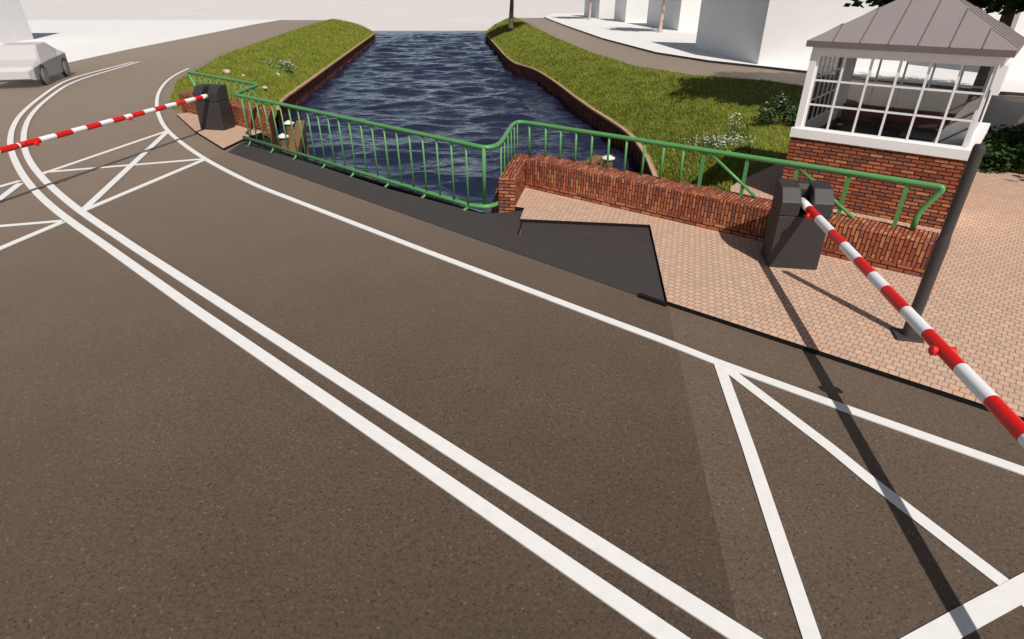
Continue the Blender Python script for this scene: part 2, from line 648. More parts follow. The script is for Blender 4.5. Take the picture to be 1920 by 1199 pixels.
def blades(name, grid, dens, h, w, seed, extra=None):
    """grass blades as one mesh, one triangle each, spread over a bank"""
    rg = np.random.default_rng(seed)
    n, m, _ = grid.shape
    a, b, c, d = grid[:-1, :-1], grid[1:, :-1], grid[:-1, 1:], grid[1:, 1:]
    area = np.linalg.norm(np.cross(b - a, c - a), axis=-1)
    ymid = (a + d)[..., 1] / 2
    dn = dens * np.clip(22 / np.maximum(ymid, 5), .12, 1.2)
    cnt = rg.poisson(area * dn)
    pts, sc = [], []
    for i in range(n - 1):
        for j in range(m - 1):
            k = cnt[i, j]
            if k:
                s, t = rg.random((k, 1)), rg.random((k, 1))
                pts.append((a[i, j] * (1 - s) + b[i, j] * s) * (1 - t) + (c[i, j] * (1 - s) + d[i, j] * s) * t)
                sc.append(np.full(k, max(1.0, ymid[i, j] / 22)))
    if extra is not None:
        pts.append(extra)
        sc.append(np.clip(extra[:, 1] / 22, 1, 3))
    p = np.concatenate(pts)
    sc = np.concatenate(sc)
    k = len(p)
    ang = rg.random(k) * 2 * np.pi
    hh = h * (.5 + rg.random(k)) * np.sqrt(sc)
    ww = w * (.6 + .8 * rg.random(k)) * sc
    lean = hh * (.25 + .75 * rg.random(k))
    la = rg.normal(2.2, 1.1, k)
    v = np.empty((k, 3, 3))
    dx, dy = np.cos(ang) * ww / 2, np.sin(ang) * ww / 2
    v[:, 0] = p + np.stack([dx, dy, np.full(k, -.01)], 1)
    v[:, 1] = p - np.stack([dx, dy, np.full(k, .01)], 1)
    v[:, 2] = p + np.stack([np.cos(la) * lean, np.sin(la) * lean, hh], 1)
    me = bpy.data.meshes.new(name)
    me.vertices.add(3 * k)
    me.vertices.foreach_set('co', v.reshape(-1))
    me.loops.add(3 * k)
    me.loops.foreach_set('vertex_index', np.arange(3 * k, dtype=np.int32))
    me.polygons.add(k)
    me.polygons.foreach_set('loop_start', np.arange(0, 3 * k, 3, dtype=np.int32))
    me.polygons.foreach_set('loop_total', np.full(k, 3, dtype=np.int32))
    me.materials.append(M['blade'])
    me.update(calc_edges=True)
    o = bpy.data.objects.new(name, me)
    col.objects.link(o)
    return o


def inside(poly, x, y):
    r_ = np.zeros(len(x), bool)
    n = len(poly)
    for i in range(n):
        x1, y1 = poly[i][:2]
        x2, y2 = poly[(i + 1) % n][:2]
        c = ((y1 > y) != (y2 > y)) & (x < (x2 - x1) * (y - y1) / (y2 - y1 + 1e-12) + x1)
        r_ ^= c
    return r_


paveR = [xy(K0), xy(Kfar), (60, -12), (60, -1)] + [(30, 3.5), (16, 9.5), xy(at(1920, 334)), xy(at(1845, 321)), (8.0, 14.2), xy(at(1470, 305)), xy(at(1382, 347)), xy(at(1369, 357)),
                                                  (3.7, 9.75), (.62, 12.15), (.0, 12.4), (-.15, 10.45), xy(at(968, 394)), xy(at(983, 396)), xy(at(975, 417)), xy(at(1218, 428))]
q = rng.random((160000, 2)) * np.array([26, 30]) + np.array([3, 8])
ok = inside(lawn, q[:, 0], q[:, 1]) & ~inside(pp, q[:, 0], q[:, 1]) & ~inside(paveR, q[:, 0], q[:, 1])
q = q[ok]
ext = np.concatenate([q, np.full((len(q), 1), -.012)], 1)
tag(blades('grass', gR, 620, .075, .026, 3, ext), 'short yellow green grass covering the right canal bank', 'grass', kind='stuff')
tag(blades('grass', gL, 620, .075, .026, 4), 'short yellow green grass covering the left canal bank', 'grass', kind='stuff')

# water
w0, w1 = at(702, 58, -2.14), at(914, 58, -2.14)
def waves(x, y):
    """height of the canal surface: a sum of short crested waves running along the canal"""
    rg = np.random.default_rng(21)
    z = np.zeros_like(x)
    for lam, amp, n in ((4.6, .068, 7), (2.0, .031, 9), (1.0, .014, 10)):
        for _ in range(n):
            th = rg.normal(math.pi / 2 + .10, .42)
            k = 2 * math.pi / (lam * rg.uniform(.7, 1.35))
            z += amp / math.sqrt(n) * 1.5 * np.sin(k * (x * math.cos(th) + y * math.sin(th)) + rg.uniform(0, 6.28) + .8 * np.sin(x * .31 + y * .23 + rg.uniform(0, 6)))
    return z


ny, nx = 420, 150
tt = np.linspace(0, 1, ny)
ys = 6 + (w0.y - 6) * tt ** 1.7
xl = np.interp(ys, [6, 45, w0.y], [-15, -15.5, w0.x])
xr = np.interp(ys, [6, 30, 60, w0.y], [10, 8, 3, w1.x])
X = xl[:, None] + (xr - xl)[:, None] * np.linspace(0, 1, nx)[None, :]
Y = np.repeat(ys[:, None], nx, 1)
Z = -2.14 + waves(X, Y) * np.clip((w0.y - Y) / 12, .15, 1)
V = np.stack([X, Y, Z], -1).reshape(-1, 3)
I = np.arange(ny * nx).reshape(ny, nx)
Fq = np.stack([I[:-1, :-1], I[:-1, 1:], I[1:, 1:], I[1:, :-1]], -1).reshape(-1, 4)
tag(mk('water', V.tolist(), Fq.tolist(), M['water'], smooth=True), kind='structure')

# paving on both sides of the bridge
tag(MB().prism(paveR, -.34, .06, 0, 1).build('pavement', [M['paver'], M['dark']], uv=True, ang=R(-39.8)), kind='structure')
paveL = [xy(at(332, 218)), xy(at(367, 250)), xy(at(420, 283)), xy(at(459, 264)), (-6.95, 16.9), (-10.0, 20.3)]
tag(MB().prism(paveL, -2.5, .06, 0, 1).build('pavement', [M['paver'], M['dark']], uv=True, ang=R(-41)), kind='structure')

# ---------------------------------------------------------------- road markings (thick white lines)
def ribbon(mb, pts, w, z0=.004, z1=.018):
    n = len(pts)
    L_, R_ = [], []
    for i, p in enumerate(pts):
        t = (pts[min(i + 1, n - 1)] - pts[max(i - 1, 0)])
        t.z = 0
        t.normalize()
        nn = Vector((-t.y, t.x, 0)) * (w / 2)
        L_.append(p + nn)
        R_.append(p - nn)
    v = []
    for a, b in zip(L_, R_):
        v += [(a.x, a.y, z1), (b.x, b.y, z1), (a.x, a.y, z0), (b.x, b.y, z0)]
    f = []
    for i in range(n - 1):
        k = 4 * i
        f += [(k, k + 1, k + 5, k + 4), (k + 1, k + 3, k + 7, k + 5), (k + 2, k, k + 4, k + 6)]
    f += [(0, 2, 3, 1), (4 * n - 4, 4 * n - 3, 4 * n - 1, 4 * n - 2)]
    mb.add(v, f)


def catmull(pts, n=6):
    out = []
    for i in range(len(pts) - 1):
        p0, p1, p2, p3 = pts[max(i - 1, 0)], pts[i], pts[i + 1], pts[min(i + 2, len(pts) - 1)]
        for k in range(n):
            t = k / n
            out.append(.5 * ((2 * p1) + (-p0 + p2) * t + (2 * p0 - 5 * p1 + 4 * p2 - p3) * t * t + (-p0 + 3 * p1 - 3 * p2 + p3) * t ** 3))
    out.append(pts[-1])
    return out


zline = [.019]          # each line lies a little lower than the one before, so that no two tops coincide


def pxline(l, w, name, ext0=0, ext1=0, sm=True):
    zline[0] -= .0007
    z1 = zline[0]
    if sm:                                  # long straight runs are subdivided so that the curve stays on them
        l2 = [l[0]]
        for a, b in zip(l, l[1:]):
            k = max(1, int(math.hypot(b[0] - a[0], b[1] - a[1]) / 28))
            l2 += [(a[0] + (b[0] - a[0]) * i / k, a[1] + (b[1] - a[1]) * i / k) for i in range(1, k + 1)]
        pts = [at(u, v) for u, v in l2]
        for _ in range(1):
            pts = [pts[0]] + [(a + b * 2 + c) / 4 for a, b, c in zip(pts, pts[1:], pts[2:])] + [pts[-1]]
        pts = catmull(pts, 4)
    else:
        pts = [at(u, v) for u, v in l]
    if ext1:
        pts.append(pts[-1] + (pts[-1] - pts[-2]).normalized() * ext1)
    if ext0:
        pts.insert(0, pts[0] + (pts[0] - pts[1]).normalized() * ext0)
    mb_ = MB()
    ribbon(mb_, pts, w, z1=z1)
    o = mb_.build(name, [M['paint']])
    tag(o, kind='structure')


L1 = [(250, 117), (200, 130), (150, 142.5), (120, 153), (101, 165), (81, 180), (53.5, 200), (34, 220), (23, 240), (18.5, 262), (20, 282), (28, 304), (45, 335), (68, 364), (108, 399), (195, 460), (363, 580), (480, 660), (960, 991.5), (1260.5, 1199)]
L2 = [(261, 116.5), (200, 135), (150, 149), (125, 159.5), (98.5, 179), (71, 200), (55, 220), (46, 240), (43.5, 262), (46, 283), (55, 304), (72, 327), (97, 353), (138, 390), (185, 420), (244, 460), (480, 612.5), (960, 921), (1395.5, 1199)]
L3 = [(354, 129), (330, 140), (311, 152), (294, 175), (291, 200), (302, 230), (312, 245), (337, 268), (382, 299), (475, 347), (800, 473), (1120, 594.5), (1250, 643), (1337, 678), (1560, 759), (1920, 886)]
pxline(L1, .135, 'road_marking', ext1=14)
pxline(L2, .135, 'road_marking', ext1=14)
pxline(L3, .115, 'road_marking', ext1=20)
for l, w in (([(313, 247), (80, 327)], .12), ([(313, 249), (158, 394)], .14), ([(384, 299), (82, 324)], .10), ([(384, 300), (157, 396)], .13),
             ([(38, 340), (0, 351), (-160, 397)], .12), ([(38, 345), (0, 374), (-90, 440)], .14), ([(118, 415), (0, 425), (-160, 438)], .10), ([(118, 417), (0, 467), (-120, 520)], .13)):
    pxline(l, w, 'road_marking', sm=False)
pxline([(1348, 683), (1403, 840), (1522, 1199)], .115, 'road_marking', ext1=8, sm=False)
pxline([(1356, 688), (1556, 840), (1629, 900), (1881, 1094)], .115, 'road_marking', sm=False)
pxline([(1744, 1199), (1810, 1162), (1930, 1097)], .15, 'road_marking', ext0=6, ext1=4, sm=False)
pxline([(1895, 1105), (1960, 1160)], .12, 'road_marking', ext1=4, sm=False)

# ---------------------------------------------------------------- the bridge
br = thing('bridge', 'dark asphalt bridge deck with grey edge plates crossing the canal', 'bridge', tuple(at(880, 520)))
ob = tuple(br.location)
a0, a1 = at(388, 299), at(1254, 581)
deck = [xy(at(430, 288)), xy(at(1198, 557)), xy(at(1252, 576)), xy(at(1385, 1199)), xy(at(1385, 1199) + G * 12), xy(at(160, 398) + G * 16), xy(at(0, 470)), xy(at(160, 398)), xy(a0), xy(at(414, 291))]
deck = [xy(at(427, 287)), xy(at(1198, 557)), xy(at(1252, 576)), xy(at(1385, 1199) + G * 12), xy(at(160, 398) + G * 20), xy(at(160, 398)), xy(at(384, 300)), xy(at(412, 292))]
MB().prism(deck, .0005, .004, 0).build('deck', [M['deck'], M['dark']], br, origin=ob)
slabA = [xy(at(428, 286)), xy(at(459, 265)), xy(at(515, 285)), xy(at(730, 356)), xy(at(905, 403)), xy(at(940, 400)), xy(at(983, 396)), xy(at(970, 441)), xy(at(976, 443)), xy(at(1222, 456)),
         xy(at(1249, 571)), xy(at(1198, 556)), xy(at(880, 445))]
MB().prism(slabA, -.5, .012, 0).build('edge_plate', [M['slab']], br, origin=ob)
slabB = [xy(at(976.5, 442)), xy(at(978, 418)), xy(at(1216, 428.5)), xy(at(1221.5, 455))]
MB().prism(slabB, -.3, .010, 0).build('edge_plate', [M['slab']], br, origin=ob)
MB().prism([xy(at(984, 395.5)), xy(at(986, 397)), xy(at(973, 441)), xy(at(970.5, 440))], 0, .02, 0).build('joint_seal', [M['dark']], br, origin=ob)
MB().prism([xy(at(1198, 555)), xy(at(1250, 573)), xy(at(1249, 577)), xy(at(1197, 559))], 0, .05, 0).build('joint_seal', [M['dark']], br, origin=ob)
# fascia beam under the outer edge, over the water
e0, e1 = at(459, 265), at(905, 403)
n_ = Vector((KD.y, -KD.x, 0)) * -1
MB().prism([xy(e0), xy(e1), xy(e1 + n_ * .12), xy(e0 + n_ * .12)], -.7, -.02, 0).build('edge_beam', [M['dark']], br, origin=ob)

# ---------------------------------------------------------------- brick parapets
def wall_parts(name, label, P, Q, thick, h0, h1, z0=.06, ret=None, base=.12):
    """parapet along P>Q (front face), body behind it to the left of P>Q; ret = (A, B, thickness) return wall"""
    t = thing(name, label, 'wall', (P.x, P.y, z0))
    og = (P.x, P.y, z0)
    d = (Q - P).normalized()
    nb = Vector((-d.y, d.x, 0)) * thick
    A, B, C, D = P, Q, Q + nb, P + nb
    # plinth course of flat bricks
    v = [(*xy(A), z0), (*xy(B), z0), (*xy(C), -.3), (*xy(D), -.3), (*xy(A), z0 + base), (*xy(B), z0 + base), (*xy(C), z0 + base), (*xy(D), z0 + base)]
    f = [(0, 1, 5, 4), (1, 2, 6, 5), (2, 3, 7, 6), (3, 0, 4, 7), (4, 5, 6, 7)]
    mk('plinth', v, f, M['brick'], t, uv=True, origin=og)
    e = d * .006 + nb.normalized() * .006
    A, B, C, D = A + e, B - d * .006 + nb.normalized() * .006, C - d * .006 - nb.normalized() * .006, D + d * .006 - nb.normalized() * .006
    zb = z0 + base
    v = [(*xy(A), zb), (*xy(B), zb), (*xy(C), zb), (*xy(D), zb), (*xy(A), z0 + h0), (*xy(B), z0 + h1), (*xy(C), z0 + h1), (*xy(D), z0 + h0)]
    f = [(0, 1, 5, 4), (1, 2, 6, 5), (2, 3, 7, 6), (3, 0, 4, 7), (4, 5, 6, 7)]
    o = mk('body', v, f, M['soldier'], t, uv=True, ang=math.atan2(d.y, d.x), swap=[1, 1, 1, 1, 1], origin=og)
    bevel(o, .012, 2)
    if ret:
        (A, B, th, h) = ret
        d2 = (B - A).normalized()
        n2 = Vector((-d2.y, d2.x, 0)) * th
        m_ = MB()
        poly = [xy(A), xy(B), xy(B + n2), xy(A + n2)]
        m_.prism(poly, -.3, z0 + h, 0)
        o = m_.build('return_wall', [M['brick']], t, uv=True, ang=math.atan2(d2.y, d2.x), origin=og)
        bevel(o, .012, 2)
    return t


PW0, PW1 = Vector((.27, 11.67, 0)), Vector((5.73, 7.44, 0))
wall_parts('parapet_wall', 'low red brick parapet with upright bricks right of the bridge', PW0, PW1, .55, .575, .50,
           ret=(Vector((.05, 10.42, 0)), Vector((.345, 12.15, 0)), .30, .545))

# railing lines
ZR = 1.22
rs, re_ = at(985, 230, ZR), at(1772, 352, ZR)
b1, b2, b3 = at(439, 177, ZR), at(486, 159, ZR), at(352, 135, ZR)
brR = at(905, 276.5, ZR)

dl = (b3 - b2).normalized()
nl = Vector((-dl.y, dl.x, 0))          # towards the road
PL1 = b2 + nl * .42 + dl * .1
PL0 = b3 + nl * .42 + dl * .15
PL1.z = PL0.z = 0
wall_parts('parapet_wall', 'low red brick parapet behind the far barrier on the left bank', PL0, PL1, .55, .56, .56)

# brick quay wall below the left parapet and its neighbour on the right
def quay(name, label, pts, th, z0):
    t = thing(name, label, 'wall', (pts[0].x, pts[0].y, -2.5))
    m_ = MB()
    n = len(pts)
    off = []
    for i in range(n):
        d = (pts[min(i + 1, n - 1)] - pts[max(i - 1, 0)])
        d.z = 0
        d.normalize()
        off.append(Vector((-d.y, d.x, 0)) * th)
    for i in range(n - 1):
        a, b, c, d = pts[i], pts[i + 1], pts[i + 1] + off[i + 1], pts[i] + off[i]
        v = [(*xy(a), z0), (*xy(b), z0), (*xy(c), z0), (*xy(d), z0), (*xy(a), a.z), (*xy(b), b.z), (*xy(c), b.z), (*xy(d), a.z)]
        m_.add(v, [(0, 1, 5, 4), (1, 2, 6, 5), (2, 3, 7, 6), (3, 0, 4, 7), (4, 5, 6, 7)])
    m_.build('brickwork', [M['soldier']], t, uv=True, swap=[1] * len(m_.f), origin=tuple(t.location))


quay('quay_wall', 'red brick quay wall under the far end of the green bridge railing', [Vector((-6.35, 14.6, -.32)), Vector((-7.25, 17.6, -.36)), Vector((-8.35, 20.8, -.42)), Vector((-9.23, 23.75, -.47))], .45, -2.55)
quay('quay_wall', 'red brick quay wall below the right parapet at the water', [Vector((3.05, 11.1, -.1)), Vector((.6, 12.45, -.1)), Vector((-.32, 12.2, -.1)), Vector((-.5, 9.9, -.4))], .3, -2.55)

# ---------------------------------------------------------------- sheet piling
def sheet(name, label, pts, side):
    t = thing(name, label, 'retaining wall', (pts[0].x, pts[0].y, -2.5))
    pts = [Vector((p.x, p.y, 0)) for p in pts]
    L_ = sum((b - a).length for a, b in zip(pts, pts[1:]))
    n = int(L_ / .15)
    q_ = resample(pts, n)
    v, f = [], []
    for i, p in enumerate(q_):
        d = (q_[min(i + 1, n - 1)] - q_[max(i - 1, 0)]).normalized()
        nn = Vector((-d.y, d.x, 0)) * side
        k = i % 4
        o_ = .13 if k in (0, 1) else -.0
        b = p + nn * o_
        v += [(b.x, b.y, -2.58), (b.x, b.y, -1.40)]
    for i in range(n - 1):
        f.append((2 * i, 2 * i + 2, 2 * i + 3, 2 * i + 1))
    mk('pile', v, f, M['pile'], t, origin=tuple(t.location))
    # capping plank
    v, f = [], []
    q2 = resample(pts, max(20, n // 3))
    m2 = len(q2)
    for i, p in enumerate(q2):
        d = (q2[min(i + 1, m2 - 1)] - q2[max(i - 1, 0)]).normalized()
        nn = Vector((-d.y, d.x, 0)) * side
        a, b = p + nn * .20, p - nn * .12
        v += [(a.x, a.y, -1.42), (a.x, a.y, -1.34), (b.x, b.y, -1.34), (b.x, b.y, -1.42)]
    for i in range(m2 - 1):
        for j in range(4):
            j2 = (j + 1) % 4
            f.append((4 * i + j, 4 * i + j2, 4 * i + 4 + j2, 4 * i + 4 + j))
    f += [(0, 1, 2, 3), tuple(4 * (m2 - 1) + k for k in (3, 2, 1, 0))]
    mk('capping', v, f, M['coping'], t, origin=tuple(t.location))


sheet('sheet_piling', 'rusty brown sheet piling with tan capping along the left bank', smooth_pts(CL[:4] + [Vector((-10.95, 28.7, 0))], 1), -1)
sheet('sheet_piling', 'rusty brown sheet piling with tan capping winding along the right bank', smooth_pts(CR, 2), 1)

# ---------------------------------------------------------------- mooring posts and fender beams
def mooring(loc, label):
    t = thing('mooring_post', label, 'post', (loc[0], loc[1], -2.5), 0, 'white capped posts in the canal')
    zt = loc[2] + 2.5
    MB().tube([(0, 0, 0), (0, 0, zt)], .14, 14).build('pile', [M['timber']], t, smooth=False)
    MB().tube([(0, 0, zt - .01), (0, 0, zt + .02), (0, 0, zt + .11)], [.195, .195, .02], 14).build('cap', [M['petal']], t)


for u, v, lab in ((541, 229, 'brown post with white cap by the left quay, farther of two'), (530, 254, 'brown post with white cap by the left quay, nearer of two'),
                  (1141, 294, 'brown post with white cap behind the right brick parapet')):
    p = at(u, v, -.75)
    mooring((p.x, p.y, -.80), lab)


def beam(p, q, w, h, label):
    t = thing('fender_beam', label, 'beam', (p.x, p.y, p.z), math.atan2((q - p).y, (q - p).x))
    l = (q - p).length
    bevel(MB().box(0, l, -w / 2, w / 2, -h, 0).build('timber', [M['timber']], t), .015)
    m_ = MB()
    for x in (.3, l - .3):
        m_.tube([(x, 0, -2.5 - p.z), (x, 0, -h - .002)], .12, 10)
    m_.build('support', [M['timber']], t)


beam(at(546, 290, -.9), at(564, 226, -.9), .32, .35, 'brown timber fender beam behind the left end of the green railing')
beam(at(1104, 305, -.9), at(1124, 291, -.9), .30, .35, 'brown timber fender beam behind the right brick parapet')

# ---------------------------------------------------------------- railing
rl = thing('railing', 'green tubular railing over the bridge and both brick parapets', 'railing', (brR.x, brR.y, 0))
ro = tuple(rl.location)
bend = [at(u, v, ZR) for u, v in ((925, 275), (939, 267), (951, 249), (961, 235), (973, 229.5))]
top = [b3, b2, b1, at(870, 269, ZR), brR] + bend + [at(995, 229.5, ZR), at(1100, 240, ZR)]
pe = [vp(u, v, rs, re_) for u, v in ((1772, 352), (1766, 362), (1722, 399), (1711, 430))]
top = [b3 + (b3 - b2).normalized() * 0, b2, b1] + [brR + (b1 - brR).normalized() * .5] + [brR] + bend
tp = fillet([b3, b2, b1, brR + (b1 - brR).normalized() * .4], .25)[:-1] + catmull([brR + (b1 - brR).normalized() * .4, brR] + bend + [rs + (re_ - rs).normalized() * .25, rs + (re_ - rs).normalized() * .8], 4)
endp = fillet([tp[-1], pe[0]], .1)[:-1] + fillet([tp[-1].lerp(pe[0], .8), pe[0], pe[2], pe[3]], .075, 6)[1:]
pl0 = b3 + Vector((0, 0, -.62)) + (b2 - b3).normalized() * .3
lead = fillet([pl0, pl0 + Vector((0, 0, .2)), b3, tp[1]], .12, 4)
MB().tube(lead[:-1] + tp[1:] + endp[1:], .041, 12).build('top_rail', [M['green']], rl, origin=ro, smooth=True)
# bottom rail of the bridge
zl, zr = .20, .10
bl = [at(457, 257.5, zl)]
br_ = [at(880, 385, zr), at(908, 388, zr), at(928, 384.5, zr), at(940, 377, zr), at(944, 370, zr)]
bot = bl + catmull(br_, 4)
MB().tube(bot, .041, 12).build('bottom_rail', [M['green']], rl, origin=ro, smooth=True)


def bar(name, a, b, r=.014, seg=8, sub=None):
    MB().tube([a, b], r, seg).build(name, [M['green']], rl, origin=ro, smooth=True)


tops = [451, 465, 479, 493, 508, 524, 540, 557, 575, 594, 613, 633, 653, 675, 696, 719, 742, 766, 791, 817.5, 845, 873]
for i, u in enumerate(tops):
    a = along(b1, brR, u)
    f = (a - b1).length / (brR - b1).length
    b = bl[0].lerp(br_[0], min(1, max(0, (a - b1).length / (along(b1, brR, 873) - b1).length)))
    b = Vector((a.x, a.y, b.z)).lerp(Vector((b.x, b.y, b.z)), .5)
    bar('baluster', a, b, .018)
pa = along(b1, brR + (brR - b1).normalized(), 907)
pb = at(908, 386, zr)
bar('post', pa, pb, .033, 12)
# brackets that carry the bottom rail
for u in (470, 513, 556, 610, 664, 729, 798, 877):
    a = along(bl[0], br_[0], u) if u > 458 else bl[0]
    k = -n_ * .12
    m_ = MB().tube(fillet([a, a + Vector((0, 0, -.07)) + k * .2, Vector((a.x, a.y, .02)) + k], .06, 4), .024, 8)
    m_.build('foot', [M['green']], rl, origin=ro, smooth=True)
# right hand balusters stand on the parapet
ztop = .60
for u in (965, 972, 979, 985):
    p = Vector(pxl_p) if False else None
for t_ in (.18, .36, .54, .72, .9):
    a = tp[len(lead)] if False else bend[1].lerp(bend[4], t_)
    a = Vector((a.x, a.y, ZR))
    bar('baluster', a, Vector((a.x, a.y, .55 if t_ > .3 else .3)), .011)
bar('baluster', Vector((bend[1].x, bend[1].y, ZR)), Vector((bend[1].x, bend[1].y, .1)), .016)
for u in (993, 1023.5, 1052, 1081, 1111, 1143, 1176, 1210, 1246, 1283):
    a = along(rs, re_, u)
    bar('baluster', a, Vector((a.x, a.y, .57)), .022)
dR = (re_ - rs).normalized()
for u in (1321, 1403, 1497, 1594, 1704):
    a = along(rs, re_, u)
    m_ = MB()
    s = dR * .028
    k = Vector((-dR.y, dR.x, 0)) * .010
    zb = .56
    v = []
    for z in (zb, ZR - .02):
        for e in (s + k, s - k, -s - k, -s + k):
            p = a + e
            v.append((p.x, p.y, z))
    m_.add(v, [(0, 3, 2, 1), (4, 5, 6, 7)] + [(i, (i + 1) % 4, 4 + (i + 1) % 4, 4 + i) for i in range(4)])
    m_.build('post', [M['green']], rl, origin=ro)
for (u0, v0), (u1, v1) in (((1328, 284), (1419, 372)), ((1501, 318), (1604, 413))):
    a, b = vp(u0, v0, rs, re_), vp(u1, v1, rs, re_)
    bar('brace', a, b, .026, 8)
# left hand balusters
for P, Q, n in ((b1, b2, 4), (b2, b3, 12)):
    for i in range(1, n):
        a = P.lerp(Q, i / n)
        bar('baluster', a, Vector((a.x, a.y, .55)), .017)

# ---------------------------------------------------------------- barriers
def barrier(label, loc, rz, pivot, bdir, stripes, total, lamps, sag=0.0):
    t = thing('barrier', label, 'barrier', loc, rz, 'road barriers at the bridge')
    W2, D = .336, .52
    # housing: lower body
    m_ = MB()
    v = [(-W2, 0, 0), (W2, 0, 0), (W2, D, 0), (-W2, D, 0), (-W2, .035, .765), (W2, .035, .765), (W2, D, .765), (-W2, D, .765)]
    m_.add(v, [(0, 3, 2, 1), (4, 5, 6, 7), (0, 1, 5, 4), (1, 2, 6, 5), (2, 3, 7, 6), (3, 0, 4, 7)])
    bevel(m_.build('housing', [M['cab']], t), .012)
    # two heads with a slot for the boom between them
    prof = [(.022, .772), (.022, .965), (.19, 1.135), (D - .002, 1.15), (D - .002, .772)]
    for x0, x1, ch in ((-W2 - .003, -.085, -1), (.078, W2 + .003, 1)):
        v = []
        for x in (x0, x1):
            outer = (x == x0 and ch < 0) or (x == x1 and ch > 0)
            for y, z in prof:
                v.append((x, y, z))
        n = len(prof)
        f = [tuple(range(n)), tuple(range(2 * n - 1, n - 1, -1))] + [(i, n + i, n + (i + 1) % n, (i + 1) % n) for i in range(n)]
        f = [q_[::-1] for q_ in f]
        bevel(mk('head', v, f, M['cab'], t), .012, 2)
    v = []
    for x in (-.0835, .0765):
        for y, z in ((.36, .772), (.36, 1.06), (.39, 1.13), (D - .01, 1.142), (D - .01, .772)):
            v.append((x, y, z))
    f = [tuple(range(5))[::-1], tuple(range(5, 10))] + [(i, (i + 1) % 5, 5 + (i + 1) % 5, 5 + i) for i in range(5)]
    mk('slot_back', v, f, M['cab'], t)
    # boom with its red and white bands
    P = Vector(pivot)
    d = Vector((math.sin(bdir), -math.cos(bdir), sag)).normalized()
    m_ = MB()
    edges = [-.02] + stripes
    while edges[-1] < total:
        edges.append(edges[-1] + .41)
    for i, (a, b) in enumerate(zip(edges, edges[1:])):
        r0 = .056
        pts = [P + d * (a if i else -.02), P + d * b]
        rs_ = [r0, r0]
        if i == 0:
            pts = [P + d * -.06, P + d * -.03, P + d * b]
            rs_ = [.03, r0, r0]
        m_.tube(pts, rs_, 20, i % 2, cap=(i == 0 or i == len(edges) - 2))
    b_ = m_.build('boom', [M['boomw'], M['red']], t)
    for p in b_.data.polygons:
        if len(p.vertices) == 4:
            p.use_smooth = True
    side = Vector((math.cos(bdir), math.sin(bdir), 0))
    for x, sgn, dz in lamps:
        c = P + d * x + side * sgn * .055 + Vector((0, 0, dz))
        MB().tube([c, c + side * sgn * .035, c + side * sgn * .045], [.042, .042, .028], 14).build('lamp', [M['red']], b_)
    return t


rzR = R(-9.5)
stR = [.33, .72, 1.23, 1.64, 2.08, 2.47, 2.80, 3.24, 3.66, 4.20, 4.62]
barrier('charcoal barrier box with lowered red and white boom beside the right parapet', (4.03, 7.742, .06), rzR, (.0, .27, .905), R(2.1), stR, 7.4,
        [(.52, -1, -.03), (3.92, -1, -.01), (3.92, 1, -.01)], .003)
stL = [.19, .51, .91, 1.29, 1.68, 2.08, 2.45, 2.86, 3.08, 3.45, 3.81, 4.21, 4.58, 4.99, 5.36, 5.81, 5.85, 6.24]
barrier('charcoal barrier box with lowered red and white boom at the far end left', (-8.47, 17.13, .06), R(-13), (.10, -.08, .92), R(3.4), [x + .0 for x in stL], 7.4,
        [(2.98, 1, -.03), (5.5, 1, -.03), (5.75, 1, .03)], 0).scale = (1.12, 1, 1)

# ---------------------------------------------------------------- dark pole in front of the cabin
pb_ = at(1700, 631, .06)
t = thing('pole', 'dark grey steel pole on a square base plate before the brick cabin', 'pole', tuple(pb_), R(-15))
bevel(MB().box(-.14, .14, -.13, .13, 0, .03).build('base_plate', [M['pole']], t), .005)
MB().tube([(0, 0, .031), (0, 0, 1.16), (0, 0, 1.26)], [.064, .064, .054], 18).build('sleeve', [M['pole']], t, smooth=False)
MB().tube([(0, 0, 1.25), (0, 0, 2.16), (0, 0, 2.19)], [.0535, .0535, .045], 18).build('shaft', [M['pole']], t, smooth=False)

# ---------------------------------------------------------------- the bridge keeper's cabin
HW = 2.70
HL = (5.096, 11.012, .06)
HR = R(-39.5)
hs = thing('brick_cabin', 'small brick bridge keeper cabin with white windows and grey pyramid roof', 'cabin', HL, HR)
z0 = .06
# brick base: four walls with thickness
m_ = MB()
T = .2
m_.box(0, HW, 0, T, 0, 1.145)
m_.box(0, HW, HW - T, HW, 0, 1.145)
m_.box(0, T, T, HW - T, 0, 1.145)
m_.box(HW - T, HW, T, HW - T, 0, 1.145)
m_.build('wall', [M['brick']], hs, uv=True)
MB().box(T, HW - T, T, HW - T, .0, .25).build('floor', [M['darkwood']], hs)
# white sill band
m_ = MB()
o_ = .03
m_.box(-o_, HW + o_, -o_, .17, 1.147, 1.312)
m_.box(-o_, HW + o_, HW - .17, HW + o_, 1.147, 1.312)
m_.box(-o_, .17, .17, HW - .17, 1.147, 1.312)
m_.box(HW - .17, HW + o_, .17, HW - .17, 1.147, 1.312)
bevel(m_.build('sill', [M['frame']], hs), .008)
# corner boards down to the ground on the right side
MB().box(HW + .002, HW + .03, -.012, .10, 0, 1.145).build('corner_board', [M['frame']], hs)
for x, y, wx in ((.015, .02, .11), (.02, HW - .18, .16), (HW - .20, HW - .18, .09)):
    MB().box(x, x + wx, y, y + .14, 1.313, 2.53).build('corner_post', [M['frame']], hs)
m_ = MB()
m_.box(.02, HW - .02, .015, .18, 2.531, 2.66)
m_.box(.02, HW - .02, HW - .18, HW - .015, 2.531, 2.66)
m_.box(.015, .18, .18, HW - .18, 2.531, 2.66)
m_.box(HW - .10, HW - .015, .18, HW - .18, 2.531, 2.66)
m_.build('header_beam', [M['frame']], hs)


